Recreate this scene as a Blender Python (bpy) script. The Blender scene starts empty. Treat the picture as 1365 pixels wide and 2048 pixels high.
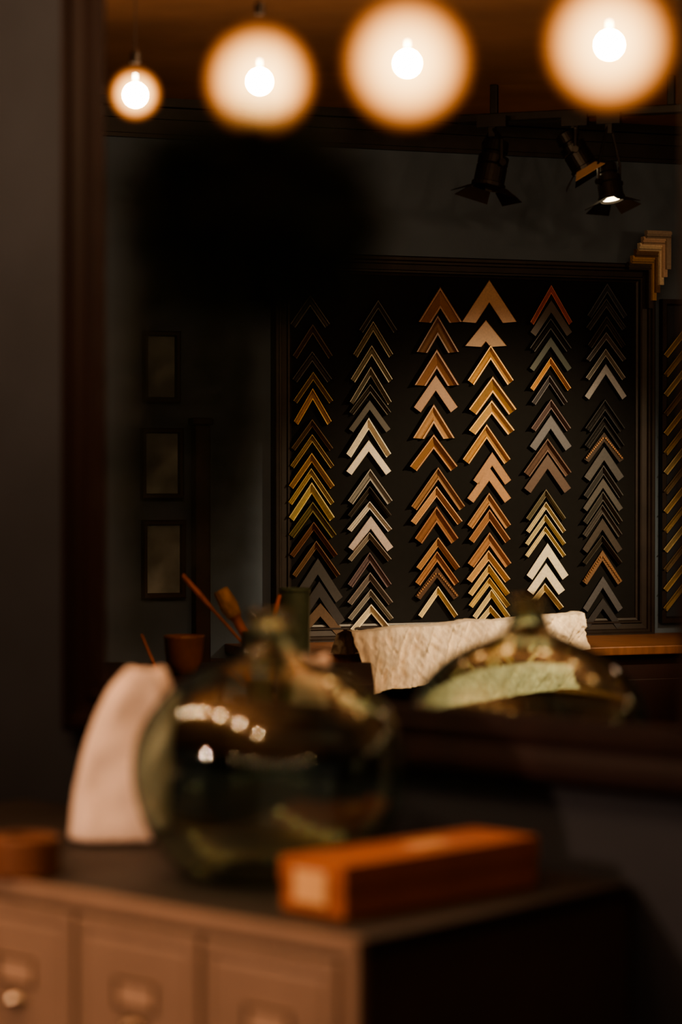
import bpy, math, random
from mathutils import Vector, Matrix, noise
random.seed(7)
F=4836.0; CX=682.5; HY=950.0; EYE=1.55
# ---- frames of reference -------------------------------------------------
# camera frame: x right, y forward. The mirror wall crosses it at 42.3 deg.
M0=Vector((-0.418,3.80,0)); ANG=math.radians(42.3)
Md=Vector((math.cos(ANG),-math.sin(ANG),0)); Mn=Vector((math.sin(ANG),math.cos(ANG),0))
REAL=Matrix.Rotation(ANG,4,'Z')@Matrix.Translation(-M0)
MG=0.012
VIRT=Matrix.Translation((0,-2*MG,0))@Matrix.Diagonal((1,-1,1,1))@REAL     # things seen in the mirror stand mirrored across its plane
WORLD=Matrix.Identity(4)
def P(px,py,D): return Vector(((px-CX)/F*D, D, EYE+(HY-py)/F*D))
# moulding wall, (in mirrored coordinates)
WA=math.radians(20); Wu=Vector((math.cos(WA),math.sin(WA),0)); Wn=Vector((math.sin(WA),-math.cos(WA),0))
WO=Vector((0.36,7.2,0))
def Wp(px,py,off=0.0):
    o=WO+Wn*off; k=(px-CX)/F
    s=(o.y*k-o.x)/(Wu.x-Wu.y*k)
    p=o+Wu*s
    return Vector((p.x,p.y,EYE+(HY-py)/F*p.y))
def Ws(s,z,off=0.0):
    p=WO+Wu*s+Wn*off; return Vector((p.x,p.y,z))

def lin(c):
    return tuple(((v/255)/12.92 if v/255<=0.04045 else ((v/255+0.055)/1.055)**2.4) for v in c)
# ---- materials ------------------------------------------------------------
def mat(name,col,rough=0.6,metal=0.0,nscale=20,namt=0.25,bump=0.0,trans=0.0,ior=1.45,stretch=(1,1,1),sheen=0,coat=0):
    m=bpy.data.materials.new(name); m.use_nodes=True; nt=m.node_tree; b=nt.nodes['Principled BSDF']
    c=lin(col)
    tc=nt.nodes.new('ShaderNodeTexCoord'); mp=nt.nodes.new('ShaderNodeMapping'); mp.inputs['Scale'].default_value=stretch
    nz=nt.nodes.new('ShaderNodeTexNoise'); nz.inputs['Scale'].default_value=nscale; nz.inputs['Detail'].default_value=6
    nt.links.new(tc.outputs['Object'],mp.inputs['Vector']); nt.links.new(mp.outputs['Vector'],nz.inputs['Vector'])
    rp=nt.nodes.new('ShaderNodeValToRGB')
    rp.color_ramp.elements[0].position=0.3; rp.color_ramp.elements[1].position=0.7
    rp.color_ramp.elements[0].color=tuple(v*(1-namt) for v in c)+(1,)
    rp.color_ramp.elements[1].color=tuple(min(1,v*(1+namt)) for v in c)+(1,)
    nt.links.new(nz.outputs['Fac'],rp.inputs['Fac']); nt.links.new(rp.outputs['Color'],b.inputs['Base Color'])
    b.inputs['Roughness'].default_value=rough; b.inputs['Metallic'].default_value=metal
    b.inputs['Transmission Weight'].default_value=trans; b.inputs['IOR'].default_value=ior
    b.inputs['Coat Weight'].default_value=coat
    if bump:
        bp=nt.nodes.new('ShaderNodeBump'); bp.inputs['Strength'].default_value=bump; bp.inputs['Distance'].default_value=0.004
        nt.links.new(nz.outputs['Fac'],bp.inputs['Height']); nt.links.new(bp.outputs['Normal'],b.inputs['Normal'])
    return m
def emis(name,col,st):
    m=bpy.data.materials.new(name); m.use_nodes=True; nt=m.node_tree
    nt.nodes.remove(nt.nodes['Principled BSDF']); e=nt.nodes.new('ShaderNodeEmission')
    e.inputs['Color'].default_value=tuple(col)+(1,); e.inputs['Strength'].default_value=st
    nt.links.new(e.outputs[0],nt.nodes['Material Output'].inputs['Surface']); return m
def halo_mat(name,col,col2,st,power):
    # lens-haze halo painted as emission on a clear shell, fading toward the rim
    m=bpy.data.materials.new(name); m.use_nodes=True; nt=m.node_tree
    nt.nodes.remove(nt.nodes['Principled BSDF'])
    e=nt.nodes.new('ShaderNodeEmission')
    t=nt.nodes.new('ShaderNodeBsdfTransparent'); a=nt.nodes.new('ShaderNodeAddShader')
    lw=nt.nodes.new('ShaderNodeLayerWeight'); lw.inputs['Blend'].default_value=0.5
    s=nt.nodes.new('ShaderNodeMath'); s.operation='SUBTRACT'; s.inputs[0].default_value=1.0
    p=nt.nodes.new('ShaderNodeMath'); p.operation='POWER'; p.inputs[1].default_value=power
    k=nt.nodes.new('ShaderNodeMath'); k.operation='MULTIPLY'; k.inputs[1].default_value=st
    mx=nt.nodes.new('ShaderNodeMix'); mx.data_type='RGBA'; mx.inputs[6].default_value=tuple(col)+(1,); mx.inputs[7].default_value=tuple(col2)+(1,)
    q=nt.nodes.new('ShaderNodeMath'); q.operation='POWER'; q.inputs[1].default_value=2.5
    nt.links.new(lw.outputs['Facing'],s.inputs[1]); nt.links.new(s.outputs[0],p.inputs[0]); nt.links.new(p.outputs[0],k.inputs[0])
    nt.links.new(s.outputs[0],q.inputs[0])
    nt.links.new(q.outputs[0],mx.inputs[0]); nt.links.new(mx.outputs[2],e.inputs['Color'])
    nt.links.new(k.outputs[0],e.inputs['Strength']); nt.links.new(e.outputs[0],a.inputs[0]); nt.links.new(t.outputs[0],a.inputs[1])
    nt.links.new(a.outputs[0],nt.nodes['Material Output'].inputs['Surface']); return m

# ---- mesh builder -----------------------------------------------------------
class MB:
    def __init__(s,space=WORLD): s.v=[];s.f=[];s.m=[];s.c=[];s.sp=space
    def add(s,vs,fs,mi=0,col=None):
        n=len(s.v); s.v+= [Vector(v) for v in vs]
        for f in fs: s.f.append([i+n for i in f]); s.m.append(mi); s.c.append(col or (1,1,1,0))
    def box(s,c,size,ax=(1,0,0),ay=(0,1,0),az=(0,0,1),mi=0,col=None):
        c=Vector(c);ax=Vector(ax)*size[0]/2;ay=Vector(ay)*size[1]/2;az=Vector(az)*size[2]/2
        vs=[c+ax*i+ay*j+az*k for i in(-1,1) for j in(-1,1) for k in(-1,1)]
        fs=[(0,1,3,2),(4,6,7,5),(0,4,5,1),(2,3,7,6),(0,2,6,4),(1,5,7,3)]
        if ax.cross(ay).dot(az)<0: fs=[f[::-1] for f in fs]
        s.add(vs,fs,mi,col)
    def lathe(s,o,prof,axis=(0,0,1),seg=32,mi=0,caps=True,col=None):
        o=Vector(o);a=Vector(axis).normalized()
        u=a.orthogonal().normalized(); w=a.cross(u)
        vs=[];fs=[]
        for r,h in prof:
            for i in range(seg):
                t=2*math.pi*i/seg; vs.append(o+a*h+(u*math.cos(t)+w*math.sin(t))*r)
        for j in range(len(prof)-1):
            for i in range(seg):
                i2=(i+1)%seg; fs.append((j*seg+i,j*seg+i2,(j+1)*seg+i2,(j+1)*seg+i))
        if caps:
            fs.append(tuple(range(seg))[::-1]); fs.append(tuple((len(prof)-1)*seg+i for i in range(seg)))
        s.add(vs,fs,mi,col)
    def tube(s,path,r,seg=8,mi=0):
        for a,b in zip(path[:-1],path[1:]):
            a=Vector(a);b=Vector(b); s.lathe(a,[(r,0),(r,(b-a).length)],b-a,seg,mi)
    def sphere(s,c,r,seg=32,rings=16,mi=0,sc=(1,1,1)):
        c=Vector(c); vs=[];fs=[]
        for j in range(rings+1):
            ph=math.pi*j/rings
            for i in range(seg):
                t=2*math.pi*i/seg
                vs.append(c+Vector((math.sin(ph)*math.cos(t)*sc[0],math.sin(ph)*math.sin(t)*sc[1],math.cos(ph)*sc[2]))*r)
        for j in range(rings):
            for i in range(seg):
                i2=(i+1)%seg; fs.append((j*seg+i,(j+1)*seg+i,(j+1)*seg+i2,j*seg+i2))
        s.add(vs,fs,mi)
    def rectframe(s,fn,x0,x1,z0,z1,prof,mi=0,col=None):
        # mitred frame, prof: (inset,height) ; fn(x,z,off)
        vs=[];fs=[]
        for ins,h in prof:
            for x,z in((x0+ins,z0+ins),(x1-ins,z0+ins),(x1-ins,z1-ins),(x0+ins,z1-ins)): vs.append(fn(x,z,h))
        n=len(prof)
        for j in range(n-1):
            for i in range(4):
                i2=(i+1)%4; fs.append((j*4+i,j*4+i2,(j+1)*4+i2,(j+1)*4+i))
        s.add(vs,fs,mi,col)
    def done(s,name,mats,parent=None,smooth=False,bevel=0,sub=0,colors=False,weld=False):
        M=s.sp; vs=[M@v for v in s.v]; flip=M.determinant()<0
        lo=Vector([min(v[i] for v in vs) for i in range(3)]);hi=Vector([max(v[i] for v in vs) for i in range(3)])
        c=(lo+hi)/2
        me=bpy.data.meshes.new(name); me.from_pydata([v-c for v in vs],[],[f[::-1] if flip else f for f in s.f])
        for m in (mats if isinstance(mats,(list,tuple)) else [mats]): me.materials.append(m)
        for p,mi in zip(me.polygons,s.m): p.material_index=mi; p.use_smooth=smooth
        if colors:
            ca=me.color_attributes.new('Col','FLOAT_COLOR','CORNER')
            for p,cc in zip(me.polygons,s.c):
                for li in p.loop_indices: ca.data[li].color=cc
        me.validate(); me.update()
        ob=bpy.data.objects.new(name,me); bpy.context.collection.objects.link(ob); ob.location=c
        if parent: ob.parent=parent; ob.location=c-parent.location
        if bevel:
            b=ob.modifiers.new('bevel','BEVEL'); b.width=bevel; b.segments=2; b.limit_method='ANGLE'
        if sub:
            b=ob.modifiers.new('sub','SUBSURF'); b.levels=sub; b.render_levels=sub
        return ob
def empty(name,loc,space=WORLD):
    e=bpy.data.objects.new(name,None); bpy.context.collection.objects.link(e); e.empty_display_size=0.1
    e.location=space@Vector(loc); return e

# ---- room -------------------------------------------------------------------
CEIL=2.61
m_wall=mat('dark_plaster',(48,52,62),0.8,nscale=6,namt=0.12,bump=0.15)
m_wall2=mat('slate_paint',(96,110,126),0.85,nscale=5,namt=0.08,bump=0.1)
m_ceil=mat('brown_ceiling',(176,132,104),0.8,nscale=3,namt=0.2)
m_floor=mat('dark_oak_floor',(60,42,30),0.5,nscale=5,namt=0.4,stretch=(1,12,1))
m_trim=mat('dark_trim',(46,40,38),0.45,nscale=12,namt=0.2)
b=MB(); b.box((0.6,0.05,CEIL/2),(7.9,0.1,CEIL)); b.done('wall_mirror_side',m_wall)
b=MB(VIRT)
pA=Ws(-3.55,0);pB=Ws(3.95,0)
cc=(pA+pB)/2 - Wn*0.05; b.box((cc.x,cc.y,CEIL/2),((pB-pA).length,0.1,CEIL),Wu,Wn); b.done('wall_moulding_side',m_wall2)
b=MB(); b.box((2.3,-6.55,CEIL/2),(4.6,0.1,CEIL)); b.done('wall_rear',m_wall)
b=MB(); b.box((4.55,-3.25,CEIL/2),(0.1,6.6,CEIL)); b.done('wall_right',m_wall)
b=MB(); b.box((0.6,-3.25,-0.05),(8.0,6.7,0.1)); b.done('floor',m_floor)
b=MB(); b.box((0.6,-3.25,CEIL+0.05),(8.0,6.7,0.1)); b.done('ceiling',m_ceil)
b=MB(VIRT)
for z,o,h in((CEIL-0.012,0.07,0.024),(CEIL-0.04,0.045,0.03),(CEIL-0.075,0.028,0.04),(CEIL-0.1,0.018,0.012)):
    c=Ws(0.2,z,o/2); b.box(c,(7.4,o,h),Wu,Wn)
b.done('trim_1',m_trim)
b=MB(); b.box((0.6,-0.01,0.07),(7.8,0.02,0.14)); b.done('baseboard_mirror_side',m_trim,bevel=0.004)

# ---- mirror -------------------------------------------------------------------
mm=bpy.data.materials.new('silvered_glass'); mm.use_nodes=True; pb=mm.node_tree.nodes['Principled BSDF']
pb.inputs['Base Color'].default_value=(0.93,0.92,0.9,1); pb.inputs['Metallic'].default_value=1; pb.inputs['Roughness'].default_value=0
m_mf=mat('mahogany_frame',(30,16,16),0.6,nscale=14,namt=0.35,stretch=(1,1,0.15))
m_mf.node_tree.nodes['Principled BSDF'].inputs['Specular IOR Level'].default_value=0.25
mx0,mx1,mz0,mz1=0.0,1.235,EYE-0.40,2.52
E=empty('wall_mirror',((mx0+mx1)/2,-0.02,(mz0+mz1)/2))
b=MB(); b.add([(mx0+0.06,-MG,mz0+0.05),(mx1-0.06,-MG,mz0+0.05),(mx1-0.06,-MG,mz1-0.05),(mx0+0.06,-MG,mz1-0.05)],[(0,1,2,3)])
b.done('mirror_glass',mm,E)
b=MB(); fr=lambda x,z,o:Vector((x,-o,z))
b.rectframe(fr,mx0,mx1,mz0,mz1,[(0,0.0),(0,0.028),(0.006,0.034),(0.02,0.034),(0.024,0.026),(0.045,0.02),(0.06,0.024),(0.066,0.018),(0.078,0.018),(0.084,0.0125)])
b.done('mirror_frame',m_mf,E)

# ---- filing cabinet -------------------------------------------------------------
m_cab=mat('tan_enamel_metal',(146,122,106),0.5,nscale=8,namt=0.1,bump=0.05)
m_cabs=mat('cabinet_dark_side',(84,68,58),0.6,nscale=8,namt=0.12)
m_cabt=mat('cabinet_top_shade',(46,40,37),0.6,nscale=8,namt=0.12)  # shade of grazing light put into the top's darker colour
m_brass=mat('worn_nickel',(200,185,165),0.25,1.0,nscale=30,namt=0.15)
m_paper=mat('label_paper',(176,148,128),0.8,nscale=40,namt=0.05)
CT=EYE-0.519; CC=Vector((0.0265,2.70,0)); L=-Md; OUT=-Mn
depth=(M0-CC).dot(Mn)-0.004; CW=1.18
def cb(t,o,z): p=CC+L*t+OUT*o; return Vector((p.x,p.y,z))
E=empty('card_file_cabinet',cb(CW/2,-depth/2,CT/2),REAL)
b=MB(REAL)
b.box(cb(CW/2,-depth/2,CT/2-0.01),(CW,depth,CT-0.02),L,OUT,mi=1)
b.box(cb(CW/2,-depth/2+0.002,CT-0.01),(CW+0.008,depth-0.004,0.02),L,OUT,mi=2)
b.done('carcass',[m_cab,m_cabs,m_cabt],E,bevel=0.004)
b=MB(REAL); b2=MB(REAL); b3=MB(REAL)
fnc=lambda x,z,o: cb(x,o,z)
b.rectframe(fnc,0.0,CW,0.0,CT,[(0,0.0),(0,0.012),(0.022,0.012),(0.024,0.0)])
for ci in range(5):
    x0=0.03+ci*0.2245; x1=x0+0.217
    for ri in range(5):
        z1=CT-0.03-ri*0.2; z0=z1-0.193
        b.rectframe(fnc,x0,x1,z0,z1,[(0,0.0),(0,0.011),(0.003,0.013),(0.012,0.013),(0.016,0.010),(0.02,0.010),(0.024,0.012),(0.03,0.012)])
        b.box(cb((x0+x1)/2,0.006,(z0+z1)/2),(0.16,0.012,0.135),L,OUT)
        # label holder
        zc=z1-0.085
        b3.rectframe(fnc,(x0+x1)/2-0.036,(x0+x1)/2+0.036,zc-0.018,zc+0.018,[(0,0.012),(0,0.015),(0.003,0.015),(0.003,0.013)])
        b2.box(cb((x0+x1)/2,0.0128,zc),(0.06,0.001,0.026),L,OUT)
        # cup pull
        zp=zc-0.04
        vs=[];fs=[];n=10
        for j in range(5):
            ph=math.pi/2*j/4
            for i in range(n+1):
                th=math.pi*i/n
                vs.append(cb((x0+x1)/2+0.026*math.cos(th)*math.cos(ph*0.9),0.012+0.022*math.sin(ph)*math.sin(th)+0.001,zp+0.014*math.cos(ph)*math.sin(th)+0.0))
        for j in range(4):
            for i in range(n): fs.append((j*(n+1)+i,j*(n+1)+i+1,(j+1)*(n+1)+i+1,(j+1)*(n+1)+i))
        b3.add(vs,fs)
b.done('drawer_fronts',m_cab,E,bevel=0.001); b2.done('drawer_labels',m_paper,E); b3.done('drawer_pulls',m_brass,E)

# ---- demijohn ---------------------------------------------------------------------
m_glass=mat('green_bottle_glass',(218,234,224),0.0,nscale=9,namt=0.02,trans=1.0,ior=1.6)
DJ=P(540,1000,3.12); DJ.z=CT+0.001
outer=[(0.0001,0.012),(0.05,0.009),(0.09,0.001),(0.105,0.0),(0.12,0.008),(0.139,0.028),(0.161,0.06),(0.176,0.10),(0.181,0.145),(0.173,0.185),(0.155,0.216),(0.130,0.243),(0.098,0.264),(0.062,0.277),(0.038,0.287),(0.028,0.30),(0.025,0.318),(0.026,0.326),(0.034,0.328),(0.035,0.337),(0.031,0.343),(0.024,0.344)]
inner=[(0.0215,0.340),(0.0215,0.318),(0.025,0.299),(0.036,0.2835),(0.061,0.2735),(0.096,0.2608),(0.128,0.240),(0.1525,0.2135),(0.1703,0.184),(0.1783,0.145),(0.1733,0.10),(0.1587,0.062),(0.137,0.031),(0.118,0.0115),(0.105,0.004),(0.09,0.005),(0.05,0.0125),(0.0001,0.0155)]
b=MB(REAL); b.lathe(DJ,outer+inner,seg=64,caps=False); b.done('glass_demijohn',m_glass,smooth=True,sub=1)

# ---- orange box ----------------------------------------------------------------
m_or=mat('orange_card',(164,98,64),0.6,nscale=10,namt=0.12)
m_lab=mat('cream_label',(225,180,130),0.7,nscale=60,namt=0.06)
a=Vector((0.72,0.694,0)).normalized(); s_=Vector((-a.y,a.x,0)); near=Vector((0.004,2.80,0)); BL,BWd,BH=0.34,0.112,0.064
c=near+a*BL/2+s_*BWd/2
E=empty('orange_cardboard_box',(c.x,c.y,CT+BH/2),REAL)
b=MB(REAL)
b.box((c.x,c.y,CT+0.001+(BH-0.026)/2),(BL-0.004,BWd-0.004,BH-0.026),a,s_)
b.done('box_base',m_or,E,bevel=0.0015)
b=MB(REAL); b.box((c.x,c.y,CT+BH-0.014),(BL,BWd,0.03),a,s_); b.done('box_lid',m_or,E,bevel=0.002)
b=MB(REAL)
q=near+s_*0.058-a*0.0008; b.box((q.x,q.y,CT+0.034),(0.0012,0.056,0.04),a,s_)
q=near+a*0.19+s_*0.05; b.box((q.x,q.y,CT+BH+0.0016),(0.06,0.03,0.0008),a,s_)
b.done('box_labels',m_lab,E)

# ---- tape roll -------------------------------------------------------------------
m_tape=mat('kraft_tape',(116,76,56),0.5,nscale=50,namt=0.1)
c=P(48,1000,3.13); c.z=CT+0.001
b=MB(REAL); b.lathe(c,[(0.028,0),(0.044,0),(0.046,0.002),(0.046,0.048),(0.044,0.05),(0.028,0.05),(0.028,0)],seg=48,caps=False)
b.done('tape_roll',m_tape,smooth=False)

# ---- white cloth bag, leaning -------------------------------------------------------
m_bag=mat('white_canvas',(240,218,206),0.85,nscale=60,namt=0.05,bump=0.2)
b=MB(REAL); rows,seg=28,40; vs=[];fs=[]; BD=3.42
for j in range(rows+1):
    v=j/rows
    lx=136+ 34*v+70*(v**3.0); rx=330+15*v
    cx_=(lx+rx)/2; hw=(rx-lx)/2/F*BD
    p=P(cx_,1000,BD)
    thick=0.045*(1-0.6*v)+0.006
    pinch=1 if v<0.9 else 1-(v-0.9)*3.0
    for i in range(seg):
        t=2*math.pi*i/seg
        ct,st=math.cos(t),math.sin(t)
        xx=hw*abs(ct)**0.7*math.copysign(1,ct)*pinch; yy=thick*abs(st)**0.8*math.copysign(1,st)
        n=noise.noise(Vector((ct*2+3,st*2,v*5)))*0.008+0.006*math.sin(v*9+ct*6)*0.5
        vs.append(Vector((p.x+xx*(1+n*4),p.y+yy+n,CT+0.002+v*0.238+(0.012*math.sin(t*3)*v**6))))
for j in range(rows):
    for i in range(seg):
        i2=(i+1)%seg; fs.append((j*seg+i,j*seg+i2,(j+1)*seg+i2,(j+1)*seg+i))
fs.append(tuple(range(seg))[::-1]); fs.append(tuple(rows*seg+i for i in range(seg)))
b.add(vs,fs); b.done('white_canvas_bag',m_bag,smooth=True,sub=1)

# ---- hanging plant close to the lens -----------------------------------------------
m_leaf=mat('dark_leaf',(36,46,30),0.6,nscale=30,namt=0.4)
m_soil=mat('moss_ball',(22,24,16),0.9,nscale=40,namt=0.4,bump=0.5)
pc=P(500,430,1.45)
E=empty('hanging_plant',pc,REAL)
PS=1.45/1.6
b=MB(REAL); b.sphere(pc,0.056*PS,sc=(1.2,1.1,0.95)); b.done('moss_root_ball',m_soil,E,smooth=True)
b=MB(REAL)
def leaf(b,p,d,l,w):
    d=d.normalized(); sd=d.cross(Vector((random.uniform(-1,1),random.uniform(-1,1),random.uniform(-1,1)))).normalized()*w/2
    up=d.cross(sd).normalized()*l*0.08
    b.add([p,p+d*l*0.4+sd+up,p+d*l+Vector((0,0,-l*0.15)),p+d*l*0.4-sd+up,p+d*l*0.5],[(0,1,4),(0,4,3),(1,2,4),(4,2,3)])
for i in range(1100):
    d=Vector((random.gauss(0,1),random.gauss(0,1),random.gauss(0,1))).normalized()
    p=pc+Vector((d.x*1.2,d.y,d.z*0.9))*random.uniform(0.04,0.064)*PS
    leaf(b,p,d+Vector((0,0,random.uniform(-0.6,0.3))),random.uniform(0.014,0.03)*PS,0.013*PS)
for i in range(54):
    t0=random.uniform(-0.08,0.008)*PS; yy=random.uniform(-0.05,0.05); p=pc+Vector((t0,yy,-0.03)); ln=random.uniform(0.1,0.28)*PS
    n=int(ln/0.006); path=[p.copy()]
    for k in range(n):
        p=p+Vector((random.uniform(-0.0016,0.0015),random.uniform(-0.0015,0.0015),-0.006)); path.append(p.copy())
        if k%2==0: leaf(b,p,Vector((random.uniform(-1,1),random.uniform(-1,1),-0.4)),random.uniform(0.010,0.017),0.009)
    b.tube(path[::4],0.0007,5)
b.done('leaves',m_leaf,E)
b=MB(REAL); b.tube([pc+Vector((0,0,0.04)),Vector((pc.x,pc.y,CEIL))],0.0008,6); b.done('hanging_cord',m_soil,E)

# ---- pendant lamps, shells glowing as lens halos -------------------------------------------------------------------
m_core=emis('filament_glow',(1,0.8,0.5),30)
m_halo=halo_mat('lens_halo_glow',(1.0,0.22,0.02),(1,0.62,0.23),3.0,5.6)
m_blk=mat('black_metal',(36,31,29),0.38,0.2,nscale=30,namt=0.2)
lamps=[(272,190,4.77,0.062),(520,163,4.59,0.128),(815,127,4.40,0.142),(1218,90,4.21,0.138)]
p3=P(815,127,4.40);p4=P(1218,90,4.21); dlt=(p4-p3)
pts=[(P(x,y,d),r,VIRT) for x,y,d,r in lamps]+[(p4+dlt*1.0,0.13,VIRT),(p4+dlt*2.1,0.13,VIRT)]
pts+=[(Vector(q),0.06,REAL) for q in((-1.3,0.9,2.1),(-0.75,0.5,2.1),(-0.2,0.1,2.1),(0.5,-0.3,2.1),(1.1,0.2,2.1),(1.5,0.8,2.1))]  # added row behind the camera, unseen, for glints on the bottle
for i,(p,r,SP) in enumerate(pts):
    E=empty('pendant_and_added_lamp',p,SP)
    b=MB(SP); b.sphere(p,r,48,32); b.done('halo_shell',m_halo,E,smooth=True)
    b=MB(SP); b.lathe(p+Vector((0,0,0.026)),[(0.003,0),(0.003,0.012)],seg=10); b.done('filament',m_core,E,smooth=True)
    b=MB(SP); b.lathe(p+Vector((0,0,r*0.97)),[(0.010,0),(0.010,0.02),(0.003,0.03)],seg=20)
    b.tube([p+Vector((0,0,r)),Vector((p.x,p.y,CEIL))],0.0012,8)
    b.lathe(Vector((p.x,p.y,CEIL-0.02)),[(0.03,0),(0.035,0.02)],seg=24); b.done('stem',m_blk,E)
    vz=SP is VIRT
    ld=bpy.data.lights.new('lamp_light','POINT'); ld.energy=(4 if i==0 else 9) if vz else 5; ld.color=(1,0.66,0.38); ld.shadow_soft_size=0.022 if vz else 0.04
    lo=bpy.data.objects.new('lamp_light',ld); bpy.context.collection.objects.link(lo); lo.parent=E; lo.location=(0,0,-0.002)

# ---- moulding board ------------------------------------------------------------------
m_panel=mat('black_felt',(14,13,13),0.9,nscale=60,namt=0.2)
m_bf=mat('ebonised_frame',(42,34,31),0.42,nscale=20,namt=0.3)
m_s=bpy.data.materials.new('moulding_finishes'); m_s.use_nodes=True; nt=m_s.node_tree; pb=nt.nodes['Principled BSDF']
at=nt.nodes.new('ShaderNodeAttribute'); at.attribute_name='Col'
nz=nt.nodes.new('ShaderNodeTexNoise'); nz.inputs['Scale'].default_value=160; nz.inputs['Detail'].default_value=5
mr=nt.nodes.new('ShaderNodeMapRange'); mr.inputs['To Min'].default_value=0.65; mr.inputs['To Max'].default_value=1.2
tcn=nt.nodes.new('ShaderNodeTexCoord'); nt.links.new(tcn.outputs['Object'],nz.inputs['Vector'])
vm=nt.nodes.new('ShaderNodeVectorMath'); vm.operation='SCALE'
nt.links.new(nz.outputs['Fac'],mr.inputs['Value']); nt.links.new(at.outputs['Color'],vm.inputs[0]); nt.links.new(mr.outputs['Result'],vm.inputs['Scale'])
hs=nt.nodes.new('ShaderNodeHueSaturation'); hs.inputs['Saturation'].default_value=0.82; hs.inputs['Hue'].default_value=0.512
nt.links.new(vm.outputs['Vector'],hs.inputs['Color'])
nt.links.new(hs.outputs['Color'],pb.inputs['Base Color']); nt.links.new(at.outputs['Alpha'],pb.inputs['Metallic']); pb.inputs['Roughness'].default_value=0.36

sA=-0.60; sB=0.625
zT=Wp(1000,521).z; zB=Wp(1280,1272).z
def fb(x,z,o): return Ws(x,z,o)
E=empty('moulding_display_board',Ws((sA+sB)/2,(zT+zB)/2,0.02),VIRT)
b=MB(VIRT); c=Ws((sA+sB)/2,(zT+zB)/2,0.008); b.box(c,(sB-sA-0.02,0.012,zT-zB-0.02),Wu,Wn); b.done('backing_panel',m_panel,E)
b=MB(VIRT); b.rectframe(fb,sA,sB,zB,zT,[(0,0.001),(0,0.036),(0.004,0.04),(0.012,0.04),(0.016,0.034),(0.022,0.034),(0.025,0.028),(0.040,0.026),(0.043,0.031),(0.048,0.031),(0.051,0.02),(0.057,0.018),(0.059,0.012)])
b.done('frame',m_bf,E)

PR={'flat':[(0,.011),(.04,.015),(.96,.015),(1,.011)],
'slope':[(0,.024),(.05,.028),(.16,.028),(.2,.022),(.8,.010),(.84,.013),(.96,.013),(1,.010)],
'scoop':[(0,.018),(.04,.024),(.14,.024),(.18,.020),(.35,.012),(.6,.010),(.78,.014),(.82,.018),(.95,.018),(1,.012)]}
def chev(b,fn,x,y,hw,h,t,kind,col,metal=0.0,lip=None,k=0.6,base=0.0145):
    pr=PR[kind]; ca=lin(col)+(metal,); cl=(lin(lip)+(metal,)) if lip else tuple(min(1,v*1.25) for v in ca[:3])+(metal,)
    vs=[]
    pts=[(0,0.0)]+pr+[(1,0.0)]
    for a,hh in pts:
        q=1-a*t*k/h
        for (xx,yy) in((x-hw*q,y+a*t+h*q),(x,y+a*t),(x+hw*q,y+a*t+h*q)):
            vs.append(fn(xx,yy,base+hh))
    n=len(pts); 
    for j in range(n-1):
        a=(pts[j][0]+pts[j+1][0])/2
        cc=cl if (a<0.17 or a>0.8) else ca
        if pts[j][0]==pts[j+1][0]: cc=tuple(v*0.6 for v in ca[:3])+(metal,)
        b.add([vs[j*3+i] for i in range(3)]+[vs[j*3+3+i] for i in range(3)],[(0,3,4,1),(1,4,5,2)],0,cc)
    b.add([vs[j*3] for j in range(n)],[tuple(range(n))],0,ca)
    b.add([vs[j*3+2] for j in range(n)],[tuple(range(n))[::-1]],0,ca)
def bead(b,x,y,hw,h,t,col):
    n=13
    for sg in(-1,1):
        for i in range(1,n):
            q=i/n; p=Wp(x+sg*hw*q,y+h*q+t*0.5,0.014+0.018); b.box(p,(0.005,0.005,0.005),Wu,Wn,col=lin(col)+(0.5,))
W_=(205,198,188); GO=(190,140,60); YG=(215,190,110); CR=(228,205,150)
TAN=(196,136,82); BR=(150,92,54); BR2=(126,78,46); GY=(98,96,100); SV=(150,146,140); PU=(110,92,96)
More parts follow.
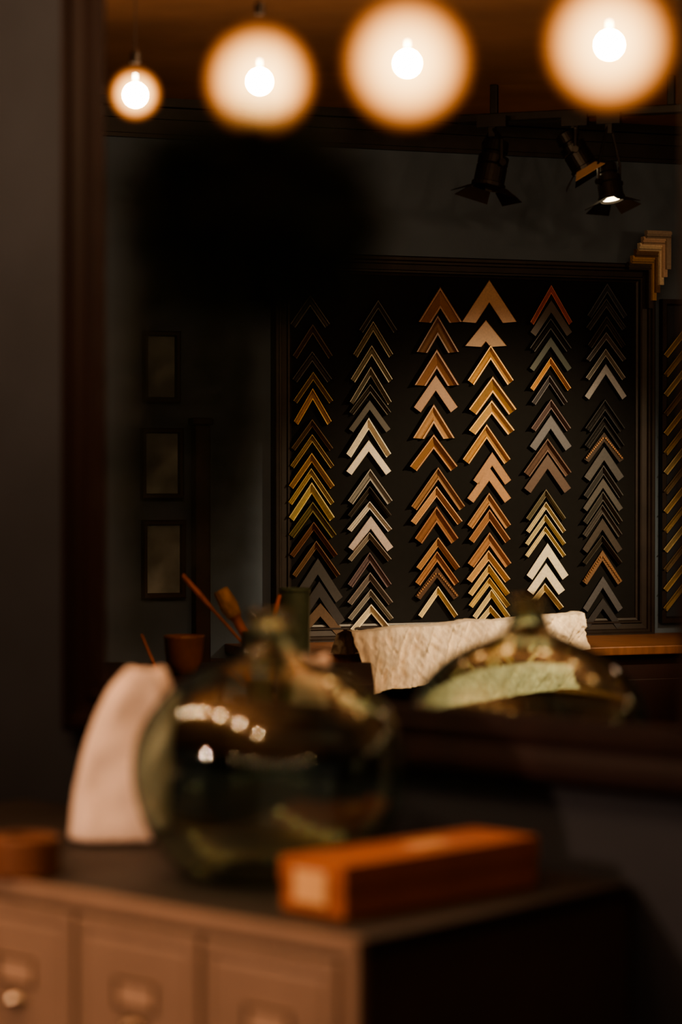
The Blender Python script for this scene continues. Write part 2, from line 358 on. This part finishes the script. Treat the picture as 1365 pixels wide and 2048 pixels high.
cols=[
 [(621,590,38,50,22,'scoop',(90,84,72),.5),(626,648,38,55,18,'slope',(92,66,40),.3),(625,702,38,48,20,'scoop',(70,66,62),.3),(627,743,38,50,16,'slope',(150,120,60),.6),(626,776,36,58,22,'scoop',GO,.6),
  (625,838,40,50,14,'slope',(110,80,45),.4),(625,868,42,55,15,'scoop',(160,128,66),.6),(624,905,44,58,18,'slope',GO,.7),(623,936,44,60,16,'scoop',(190,160,84),.7),(624,964,44,62,22,'slope',YG,.6),(626,1003,46,58,20,'scoop',(120,104,50),.6),
  (628,1043,46,58,16,'slope',(120,70,40),.4),(633,1081,46,60,15,'slope',(130,92,62),.4),(636,1116,48,70,34,'flat',(62,60,60),0),(639,1162,50,70,34,'flat',(52,50,52),0),(641,1206,48,50,26,'flat',(92,66,48),0)],
 [(757,600,36,52,16,'slope',(84,80,72),.4),(747,642,38,58,20,'scoop',(130,118,92),.6),(744,690,40,60,20,'scoop',(150,140,118),.6),(742,733,40,62,18,'slope',(140,132,116),.6),(741,768,40,48,16,'scoop',(80,74,66),.5),(740,800,40,50,18,'flat',(70,66,60),.3),
  (738,835,43,64,22,'slope',(240,228,205),0),(738,880,43,54,21,'flat',(236,224,204),0),(741,937,43,56,22,'scoop',SV,.4),(740,972,42,50,12,'slope',(70,60,52),.3),(740,1002,43,48,15,'scoop',W_,.3),(742,1032,43,54,24,'flat',(190,172,168),0),(740,1064,42,46,13,'slope',(150,140,130),.3),
  (740,1104,42,56,20,'scoop',PU,.2),(741,1144,44,52,17,'slope',(130,120,116),.4),(742,1178,44,50,14,'slope',SV,.4),(743,1208,40,42,18,'slope',(220,208,178),.2)],
 [(881,574,42,62,44,'slope',BR,0),(876,630,41,66,42,'scoop',BR2,0),(874,698,43,64,40,'slope',BR,0),(872,750,42,56,32,'flat',(160,102,62),0),(868,808,40,60,40,'scoop',(174,120,72),0),(868,868,46,56,30,'slope',(160,102,52),.2),
  (877,934,52,70,24,'scoop',(150,100,60),.1),(874,972,50,62,20,'slope',TAN,0),(874,1012,42,56,34,'scoop',(146,86,46),.2),(877,1074,42,52,18,'slope',(180,124,72),0),(875,1102,42,54,20,'scoop',(166,104,58),0),(875,1134,42,50,20,'flat',(84,52,34),0),(877,1172,38,50,16,'slope',CR,.1)],
 [(979,560,53,76,46,'flat',(184,124,74),0),(972,640,40,44,44,'flat',(180,122,72),0),(982,690,44,62,30,'scoop',(208,150,72),.3),(986,752,46,58,34,'slope',(184,130,62),.4),(984,800,44,52,26,'slope',(210,158,84),.2),(974,848,46,62,28,'scoop',(190,132,58),.4),
  (985,904,36,48,26,'flat',(172,114,66),0),(979,934,42,54,26,'flat',(180,120,72),0),(979,985,42,56,24,'scoop',(176,120,72),0),(980,1018,40,52,22,'slope',(170,110,66),0),(980,1064,42,54,26,'scoop',(172,112,66),0),(978,1100,42,50,20,'slope',(212,158,96),0),(979,1128,40,50,17,'slope',(225,190,120),.2),(980,1154,40,48,16,'scoop',(215,180,100),.3),(984,1178,36,46,16,'slope',CR,0),(982,1210,30,30,14,'slope',CR,0)],
 [(1103,570,40,66,16,'slope',(196,64,34),0),(1103,600,40,56,24,'flat',(66,46,38),0),(1102,636,40,52,22,'scoop',(40,36,34),0),(1102,674,40,54,18,'flat',(44,60,48),0),(1102,714,39,54,15,'slope',(224,146,40),0),(1100,750,34,46,16,'slope',GY,.2),
  (1103,798,38,50,18,'slope',(110,88,88),.1),(1102,830,40,54,26,'flat',(96,98,106),0),(1096,876,46,60,26,'scoop',(104,76,66),.1),(1096,908,45,60,28,'flat',(96,72,64),0),(1093,978,38,50,14,'slope',(120,112,90),.2),(1093,1003,38,50,14,'scoop',(205,188,150),.1),(1092,1028,39,50,13,'slope',(215,198,150),.1),(1092,1052,39,50,13,'scoop',(220,200,150),.1),
  (1096,1086,40,56,26,'flat',(242,232,205),0),(1093,1126,36,46,26,'flat',(245,234,208),0),(1091,1166,36,40,16,'slope',CR,0)],
 [(1215,567,38,56,17,'slope',(78,84,92),.2),(1213,597,38,50,17,'scoop',(74,74,78),.2),(1214,632,36,50,18,'scoop',(64,56,52),.2),(1213,664,38,46,14,'slope',(120,118,120),.4),(1212,697,38,50,14,'slope',SV,.4),(1212,728,40,56,19,'flat',(140,140,144),.1),
  (1211,798,38,50,22,'scoop',(42,40,40),0),(1210,832,38,50,20,'scoop',(46,44,44),0),(1209,864,38,46,18,'flat',(64,46,36),0),(1209,893,38,52,26,'flat',(84,84,86),0),(1208,930,38,52,18,'slope',(80,80,80),.1),(1207,956,38,52,18,'flat',(88,86,84),0),(1207,982,38,52,18,'slope',(84,82,78),.1),(1206,1008,38,52,18,'scoop',(86,82,80),.1),(1206,1036,38,54,22,'flat',(76,68,64),0),(1206,1070,38,46,14,'slope',(72,66,60),.1),
  (1206,1100,38,54,20,'flat',(124,86,58),0),(1207,1152,38,56,22,'flat',(88,90,96),0),(1207,1196,36,46,20,'flat',(60,60,64),0)]]
for ci,cl in enumerate(cols):
    b=MB(VIRT)
    for i,(x,y,hw,h,t,k,c,mt) in enumerate(cl):
        big=t>=40
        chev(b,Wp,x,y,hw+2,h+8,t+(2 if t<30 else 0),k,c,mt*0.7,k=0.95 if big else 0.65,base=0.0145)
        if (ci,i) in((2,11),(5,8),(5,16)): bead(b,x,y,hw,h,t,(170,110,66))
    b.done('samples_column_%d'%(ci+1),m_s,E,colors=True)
# second board to the right
s2=sB+0.03; E=empty('moulding_display_board',Ws(s2+0.5,(zT+zB)/2-0.03,0.02),VIRT)
z2T=Wp(1340,600).z; z2B=Wp(1340,1245).z
b=MB(VIRT); b.box(Ws(s2+0.5,(z2T+z2B)/2,0.008),(0.98,0.012,z2T-z2B-0.02),Wu,Wn); b.done('backing_panel',m_wall,E)
b=MB(VIRT); b.rectframe(fb,s2,s2+1.0,z2B,z2T,[(0,0.001),(0,0.026),(0.014,0.026),(0.018,0.02),(0.02,0.012)]); b.done('frame',m_bf,E)
for kx in range(4):
    b=MB(VIRT)
    for i in range(14):
        c=[(190,156,96),(160,128,74),(196,172,122),(124,100,70)][i%4]
        chev(b,Wp,1370+kx*100,655+i*39,42,54,18,['slope','scoop'][i%2],c,0.2)
    b.done('samples_column_%d'%(kx+1),m_s,E,colors=True)

# stacked corner samples hanging on the frame's corner
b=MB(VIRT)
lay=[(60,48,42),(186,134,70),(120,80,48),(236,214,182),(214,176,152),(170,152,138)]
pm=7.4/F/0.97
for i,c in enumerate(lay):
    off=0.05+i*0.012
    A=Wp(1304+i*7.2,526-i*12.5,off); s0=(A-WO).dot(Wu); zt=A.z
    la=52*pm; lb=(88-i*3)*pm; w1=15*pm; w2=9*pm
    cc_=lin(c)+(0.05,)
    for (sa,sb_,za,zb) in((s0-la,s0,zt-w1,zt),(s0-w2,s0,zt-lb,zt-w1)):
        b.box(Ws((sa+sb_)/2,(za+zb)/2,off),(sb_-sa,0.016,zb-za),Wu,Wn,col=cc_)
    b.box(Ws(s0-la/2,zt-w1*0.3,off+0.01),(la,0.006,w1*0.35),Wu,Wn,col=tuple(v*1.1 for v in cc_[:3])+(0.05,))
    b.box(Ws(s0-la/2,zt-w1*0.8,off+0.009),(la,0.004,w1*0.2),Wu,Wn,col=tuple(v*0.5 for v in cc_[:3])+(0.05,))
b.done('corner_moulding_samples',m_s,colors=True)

# ---- counter under the boards ---------------------------------------------------------
m_wood=mat('oiled_wood_top',(130,86,56),0.45,nscale=8,namt=0.25,stretch=(1,6,1))
m_cnt=mat('oxblood_panel',(46,22,19),0.6,nscale=8,namt=0.2)
m_pf=mat('red_brown_frame',(56,28,20),0.5,nscale=20,namt=0.25)
CZ=EYE-0.485
E=empty('wall_counter',Ws(0.54,CZ/2,0.25),VIRT)
b=MB(VIRT); b.box(Ws(0.54,CZ-0.0125,0.25),(2.56,0.5,0.025),Wu,Wn); b.done('counter_top',m_wood,E,bevel=0.003)
b=MB(VIRT); b.box(Ws(0.54,(CZ-0.026)/2,0.235),(2.5,0.46,CZ-0.026),Wu,Wn)
for i in range(5): b.box(Ws(-0.46+i*0.5,(CZ-0.03)/2,0.47),(0.46,0.014,CZ-0.16),Wu,Wn)
b.done('counter_cabinet',m_cnt,E,bevel=0.003)
b=MB(VIRT); A=Wp(402,850,0.09); s0=(A-WO).dot(Wu)
b.box(Ws(s0,A.z/2+0.0,0.09),(0.045,0.045,A.z),Wu,Wn); b.box(Ws(s0,A.z+0.01,0.09),(0.06,0.06,0.02),Wu,Wn); b.box(Ws(s0+0.04,CZ-0.05,0.09),(0.06,0.03,0.03),Wu,Wn); b.done('end_post',m_pf,E,bevel=0.004)

# ---- draped linen over a bolster on the counter -----------------------------------------
m_lin=mat('cream_linen',(240,222,198),0.85,nscale=70,namt=0.2,bump=0.9,stretch=(1,1,0.3))
b=MB(VIRT); nu,nv=150,60; vs=[];fs=[]
TL=P(702,1264,6.36);TR=P(1168,1226,6.62)
BLp=P(752,1392,6.30);BRp=P(1184,1298,6.56)
for i in range(nu+1):
    u=i/nu
    top=TL.lerp(TR,u); bot=BLp.lerp(BRp,u)
    back=top+Vector((-Wn.x*0.16,-Wn.y*0.16,0)); back.z=CZ+0.004
    back2=top+Vector((-Wn.x*0.12,-Wn.y*0.12,-0.012))
    for j in range(nv+1):
        v=j/nv
        if v<0.2: p=back.lerp(back2,v/0.2)
        elif v<0.4: p=back2.lerp(top,(v-0.2)/0.2); p.z+=0.008*math.sin((v-0.2)/0.2*math.pi)
        else:
            q=(v-0.4)/0.6; p=top.lerp(bot,q); 
        wr=noise.noise(Vector((u*16+v*4,v*2.2,1.3)))*0.024+noise.noise(Vector((u*46+v*9,v*4,4)))*0.018+noise.noise(Vector((u*90-v*14,v*9,7)))*0.009
        p=p+Wn*(wr+0.012*math.sin(v*5)) + Vector((0,0,noise.noise(Vector((u*7,v*3,9)))*0.006))
        vs.append(p)
for i in range(nu):
    for j in range(nv):
        a0=i*(nv+1)+j; fs.append((a0,a0+1,a0+nv+2,a0+nv+1))
b.add(vs,fs)
b.done('draped_linen_cloth',m_lin,smooth=True)

# ---- work table at the left with pots and brushes ------------------------------------------
TZ=EYE-0.47
tc=P(330,1000,5.75)
E=empty('work_table',(tc.x,tc.y,TZ/2),VIRT)
b=MB(VIRT); b.box((tc.x+0.02,tc.y,TZ-0.015),(0.95,0.62,0.03)); 
for sx in(-1,1):
    for sy in(-1,1): b.box((tc.x+0.02+sx*0.43,tc.y+sy*0.27,(TZ-0.03)/2),(0.05,0.05,TZ-0.03))
b.box((tc.x+0.02,tc.y,TZ-0.08),(0.86,0.54,0.1))
b.done('table_body',m_cnt,E,bevel=0.003)
m_clay=mat('brown_bowl_glaze',(124,78,46),0.35,nscale=14,namt=0.25)
p=P(368,1300,5.7); p.z=TZ+0.001
b=MB(VIRT); b.lathe(p,[(0.025,0),(0.03,0.004),(0.042,0.03),(0.047,0.085),(0.049,0.09),(0.045,0.09),(0.038,0.03),(0.02,0.012),(0.0005,0.01)],seg=40,caps=False); b.done('clay_pot',m_clay,smooth=True)
m_tin=mat('green_tin',(84,96,78),0.4,0.2,nscale=20,namt=0.25)
m_brush=mat('brush_wood',(190,106,50),0.5,nscale=30,namt=0.2)
m_bris=mat('bristle',(200,146,84),0.8,nscale=80,namt=0.3)
p=P(590,1240,5.75); p.z=TZ+0.001
b=MB(VIRT); b.lathe(p,[(0.036,0),(0.036,0.19),(0.038,0.193),(0.038,0.2),(0.034,0.2),(0.034,0.01),(0.0005,0.01)],seg=36,caps=False); b.done('paint_tin',m_tin)
p=P(515,1300,5.72); p.z=TZ+0.001
E=empty('brush_jar',p,VIRT)
b=MB(VIRT); b.lathe(p,[(0.034,0),(0.037,0.006),(0.037,0.10),(0.034,0.10),(0.034,0.008),(0.0005,0.008)],seg=36,caps=False); b.done('jar',m_tin,E)
b=MB(VIRT)
for tx,ty,r in((364,1150,0.005),(440,1180,0.016),(560,1190,0.004)):
    tip=P(tx,ty,5.72); b0=Vector((p.x+0.01,p.y,p.z+0.02)); d=(tip-b0)
    b.lathe(b0,[(r*0.6,0),(r*0.7,d.length*0.6),(r,d.length*0.65)],d,12,0)
    b.lathe(b0+d*0.65,[(r*1.1,0),(r*1.4,d.length*0.12),(r*1.1,d.length*0.35)],d,12,1 if r>0.01 else 0)
b.done('brushes',[m_brush,m_bris],E)
b=MB(VIRT)
p=P(318,1356,5.6); q=P(283,1270,5.62); p.z=TZ+0.004
b.tube([p,q],0.003,8); b.done('thin_paintbrush',m_brush)
# ---- framed pictures on the moulding wall, left part ------------------------------------------
m_pic=mat('grey_print',(160,168,166),0.6,nscale=14,namt=0.45)
for (x0,y0,x1,y1) in((284,662,358,806),(280,856,364,998),(282,1040,368,1196)):
    A=Wp(x0,y0);B=Wp(x1,y1); sa=(A-WO).dot(Wu);sb=(B-WO).dot(Wu)
    E=empty('framed_print',Ws((sa+sb)/2,(A.z+B.z)/2,0.015),VIRT)
    b=MB(VIRT); b.rectframe(fb,sa,sb,B.z,A.z,[(0,0.001),(0,0.022),(0.004,0.026),(0.012,0.026),(0.016,0.012)]); b.done('frame',m_pf,E)
    b=MB(VIRT); b.box(Ws((sa+sb)/2,(A.z+B.z)/2,0.008),(sb-sa-0.02,0.008,A.z-B.z-0.02),Wu,Wn); b.done('print',m_pic,E)

# ---- track lights ---------------------------------------------------------------------------
m_hot=emis('spot_lens',(1,0.8,0.5),9)
m_flap=mat('barn_door_white',(200,165,130),0.5,nscale=20,namt=0.1)
A=P(915,241,6.62);B=P(1420,211,6.40); zt=2.520
A.z=zt;B.z=zt; d=(B-A); dn=d.normalized(); sd=Vector((-dn.y,dn.x,0))
E=empty('ceiling_light_track',(A+B)/2,VIRT)
b=MB(VIRT); b.box((A+B)/2,(d.length,0.034,0.022),dn,sd); 
for q in(0.15,0.85):
    c=A.lerp(B,q); c.z=(zt+0.011+CEIL)/2; b.box(c,(0.02,0.02,CEIL-zt-0.011),dn,sd)
b.done('rail',m_blk,E,bevel=0.002)
def tracklight(px,py,D,ax,hot,sc=1.0):
    c=P(px,py,D); ax=Vector(ax).normalized()
    E=empty('track_spotlight',c,VIRT)
    b=MB(VIRT)
    r=0.036*sc
    b.lathe(c,[(r*0.5,-0.06*sc),(r*0.8,-0.055*sc),(r*0.85,-0.03*sc),(r*0.7,-0.028*sc),(r*0.72,-0.02*sc),(r,-0.018*sc),(r,0.0),(r*0.94,0.003*sc),(r,0.006*sc),(r*1.02,0.045*sc),(r*1.12,0.047*sc),(r*1.12,0.056*sc),(r*0.98,0.056*sc),(r*0.9,0.035*sc)],ax,28,caps=False)
    b.lathe(c-ax*0.06*sc,[(0.0005,0),(r*0.5,0)],ax,28,caps=False)
    sx=ax.cross(Vector((0,0,1))).normalized()
    # yoke
    topz=zt-0.03; tp=Vector((c.x,c.y,topz))
    for sg in(-1,1):
        s0=c+sx*sg*r*1.15; s1=Vector((s0.x,s0.y,c.z+r*1.5)); b.tube([s0,s1,tp+Vector((0,0,-0.01))+sx*sg*0.006],0.0045*sc,8)
        b.lathe(c+sx*sg*r*1.0,[(0.009*sc,0),(0.009*sc,0.012*sc)],sx*sg,14)
    b.box(tp+Vector((0,0,0.01)),(0.07*sc,0.03,0.03),dn,sd)
    b.box(tp+Vector((0,0,-0.01)),(0.018,0.018,0.04),dn,sd)
    b.done('lamp_head',m_blk,E)
    b=MB(VIRT); e=c+ax*0.056*sc; up2=sx.cross(ax).normalized()
    for i,(w1,w2) in enumerate(((sx,up2),(-sx,up2),(up2,sx),(-up2,sx))):
        h=e+w1*r*1.05; o=(ax*0.5+w1*0.8).normalized()*0.04*sc
        b.add([h-w2*r*0.8,h+w2*r*0.8,h+o+w2*r*1.25,h+o-w2*r*1.25],[(0,1,2,3)],1 if (hot==2 and i==0) else 0)
    ob=b.done('barn_doors',[m_blk,m_flap],E); sm=ob.modifiers.new('th','SOLIDIFY'); sm.thickness=0.0015
    if hot:
        b=MB(VIRT); b.lathe(c+ax*0.05*sc,[(0.0005,0),(r*0.85,0)],ax,24,caps=False); b.done('lens',m_hot,E)
    return c,ax
tracklight(985,330,6.52,(-0.2,-0.1,-1),0,1.15)
tracklight(1150,304,6.50,(0.6,-0.05,-1),2,1.0)
tracklight(1218,366,6.46,(0.14,-0.2,-1),1,0.9)

# ---- lights -------------------------------------------------------------------------------
def spot(name,loc,target,en,col,size,blend,rad,space):
    ld=bpy.data.lights.new(name,'SPOT'); ld.energy=en; ld.color=col; ld.spot_size=math.radians(size); ld.spot_blend=blend; ld.shadow_soft_size=rad
    lo=bpy.data.objects.new(name,ld); bpy.context.collection.objects.link(lo)
    a=space@Vector(loc);t=space@Vector(target); lo.location=a; lo.rotation_euler=(t-a).to_track_quat('-Z','Y').to_euler()
    return lo
spot('board_spot',(1.75,5.6,2.4),(0.42,7.2,1.30),250,(1,0.78,0.5),37,0.9,0.02,VIRT)
spot('linen_spot',(1.2,4.9,2.4),(0.35,6.6,1.1),170,(1,0.78,0.53),22,0.9,0.02,VIRT)
spot('cabinet_spot',(-1.75,1.9,1.95),(-0.2,3.0,1.02),105,(1,0.62,0.42),36,0.9,0.03,REAL)

w=bpy.data.worlds.new('world'); bpy.context.scene.world=w; w.use_nodes=True
w.node_tree.nodes['Background'].inputs[0].default_value=(0.02,0.022,0.028,1)
bpy.context.scene.view_settings.look='AgX - Medium High Contrast'

# ---- camera --------------------------------------------------------------------------------
cd=bpy.data.cameras.new('camera'); cam=bpy.data.objects.new('camera',cd); bpy.context.collection.objects.link(cam)
cd.sensor_fit='VERTICAL'; cd.sensor_height=36; cd.sensor_width=24; cd.lens=85; cd.clip_start=0.05
cam.matrix_world=REAL@(Matrix.Translation((0,0,EYE))@Matrix.Rotation(math.radians(90-0.877),4,'X'))
cd.dof.use_dof=True; cd.dof.focus_distance=7.15; cd.dof.aperture_fstop=2.2
bpy.context.scene.camera=cam
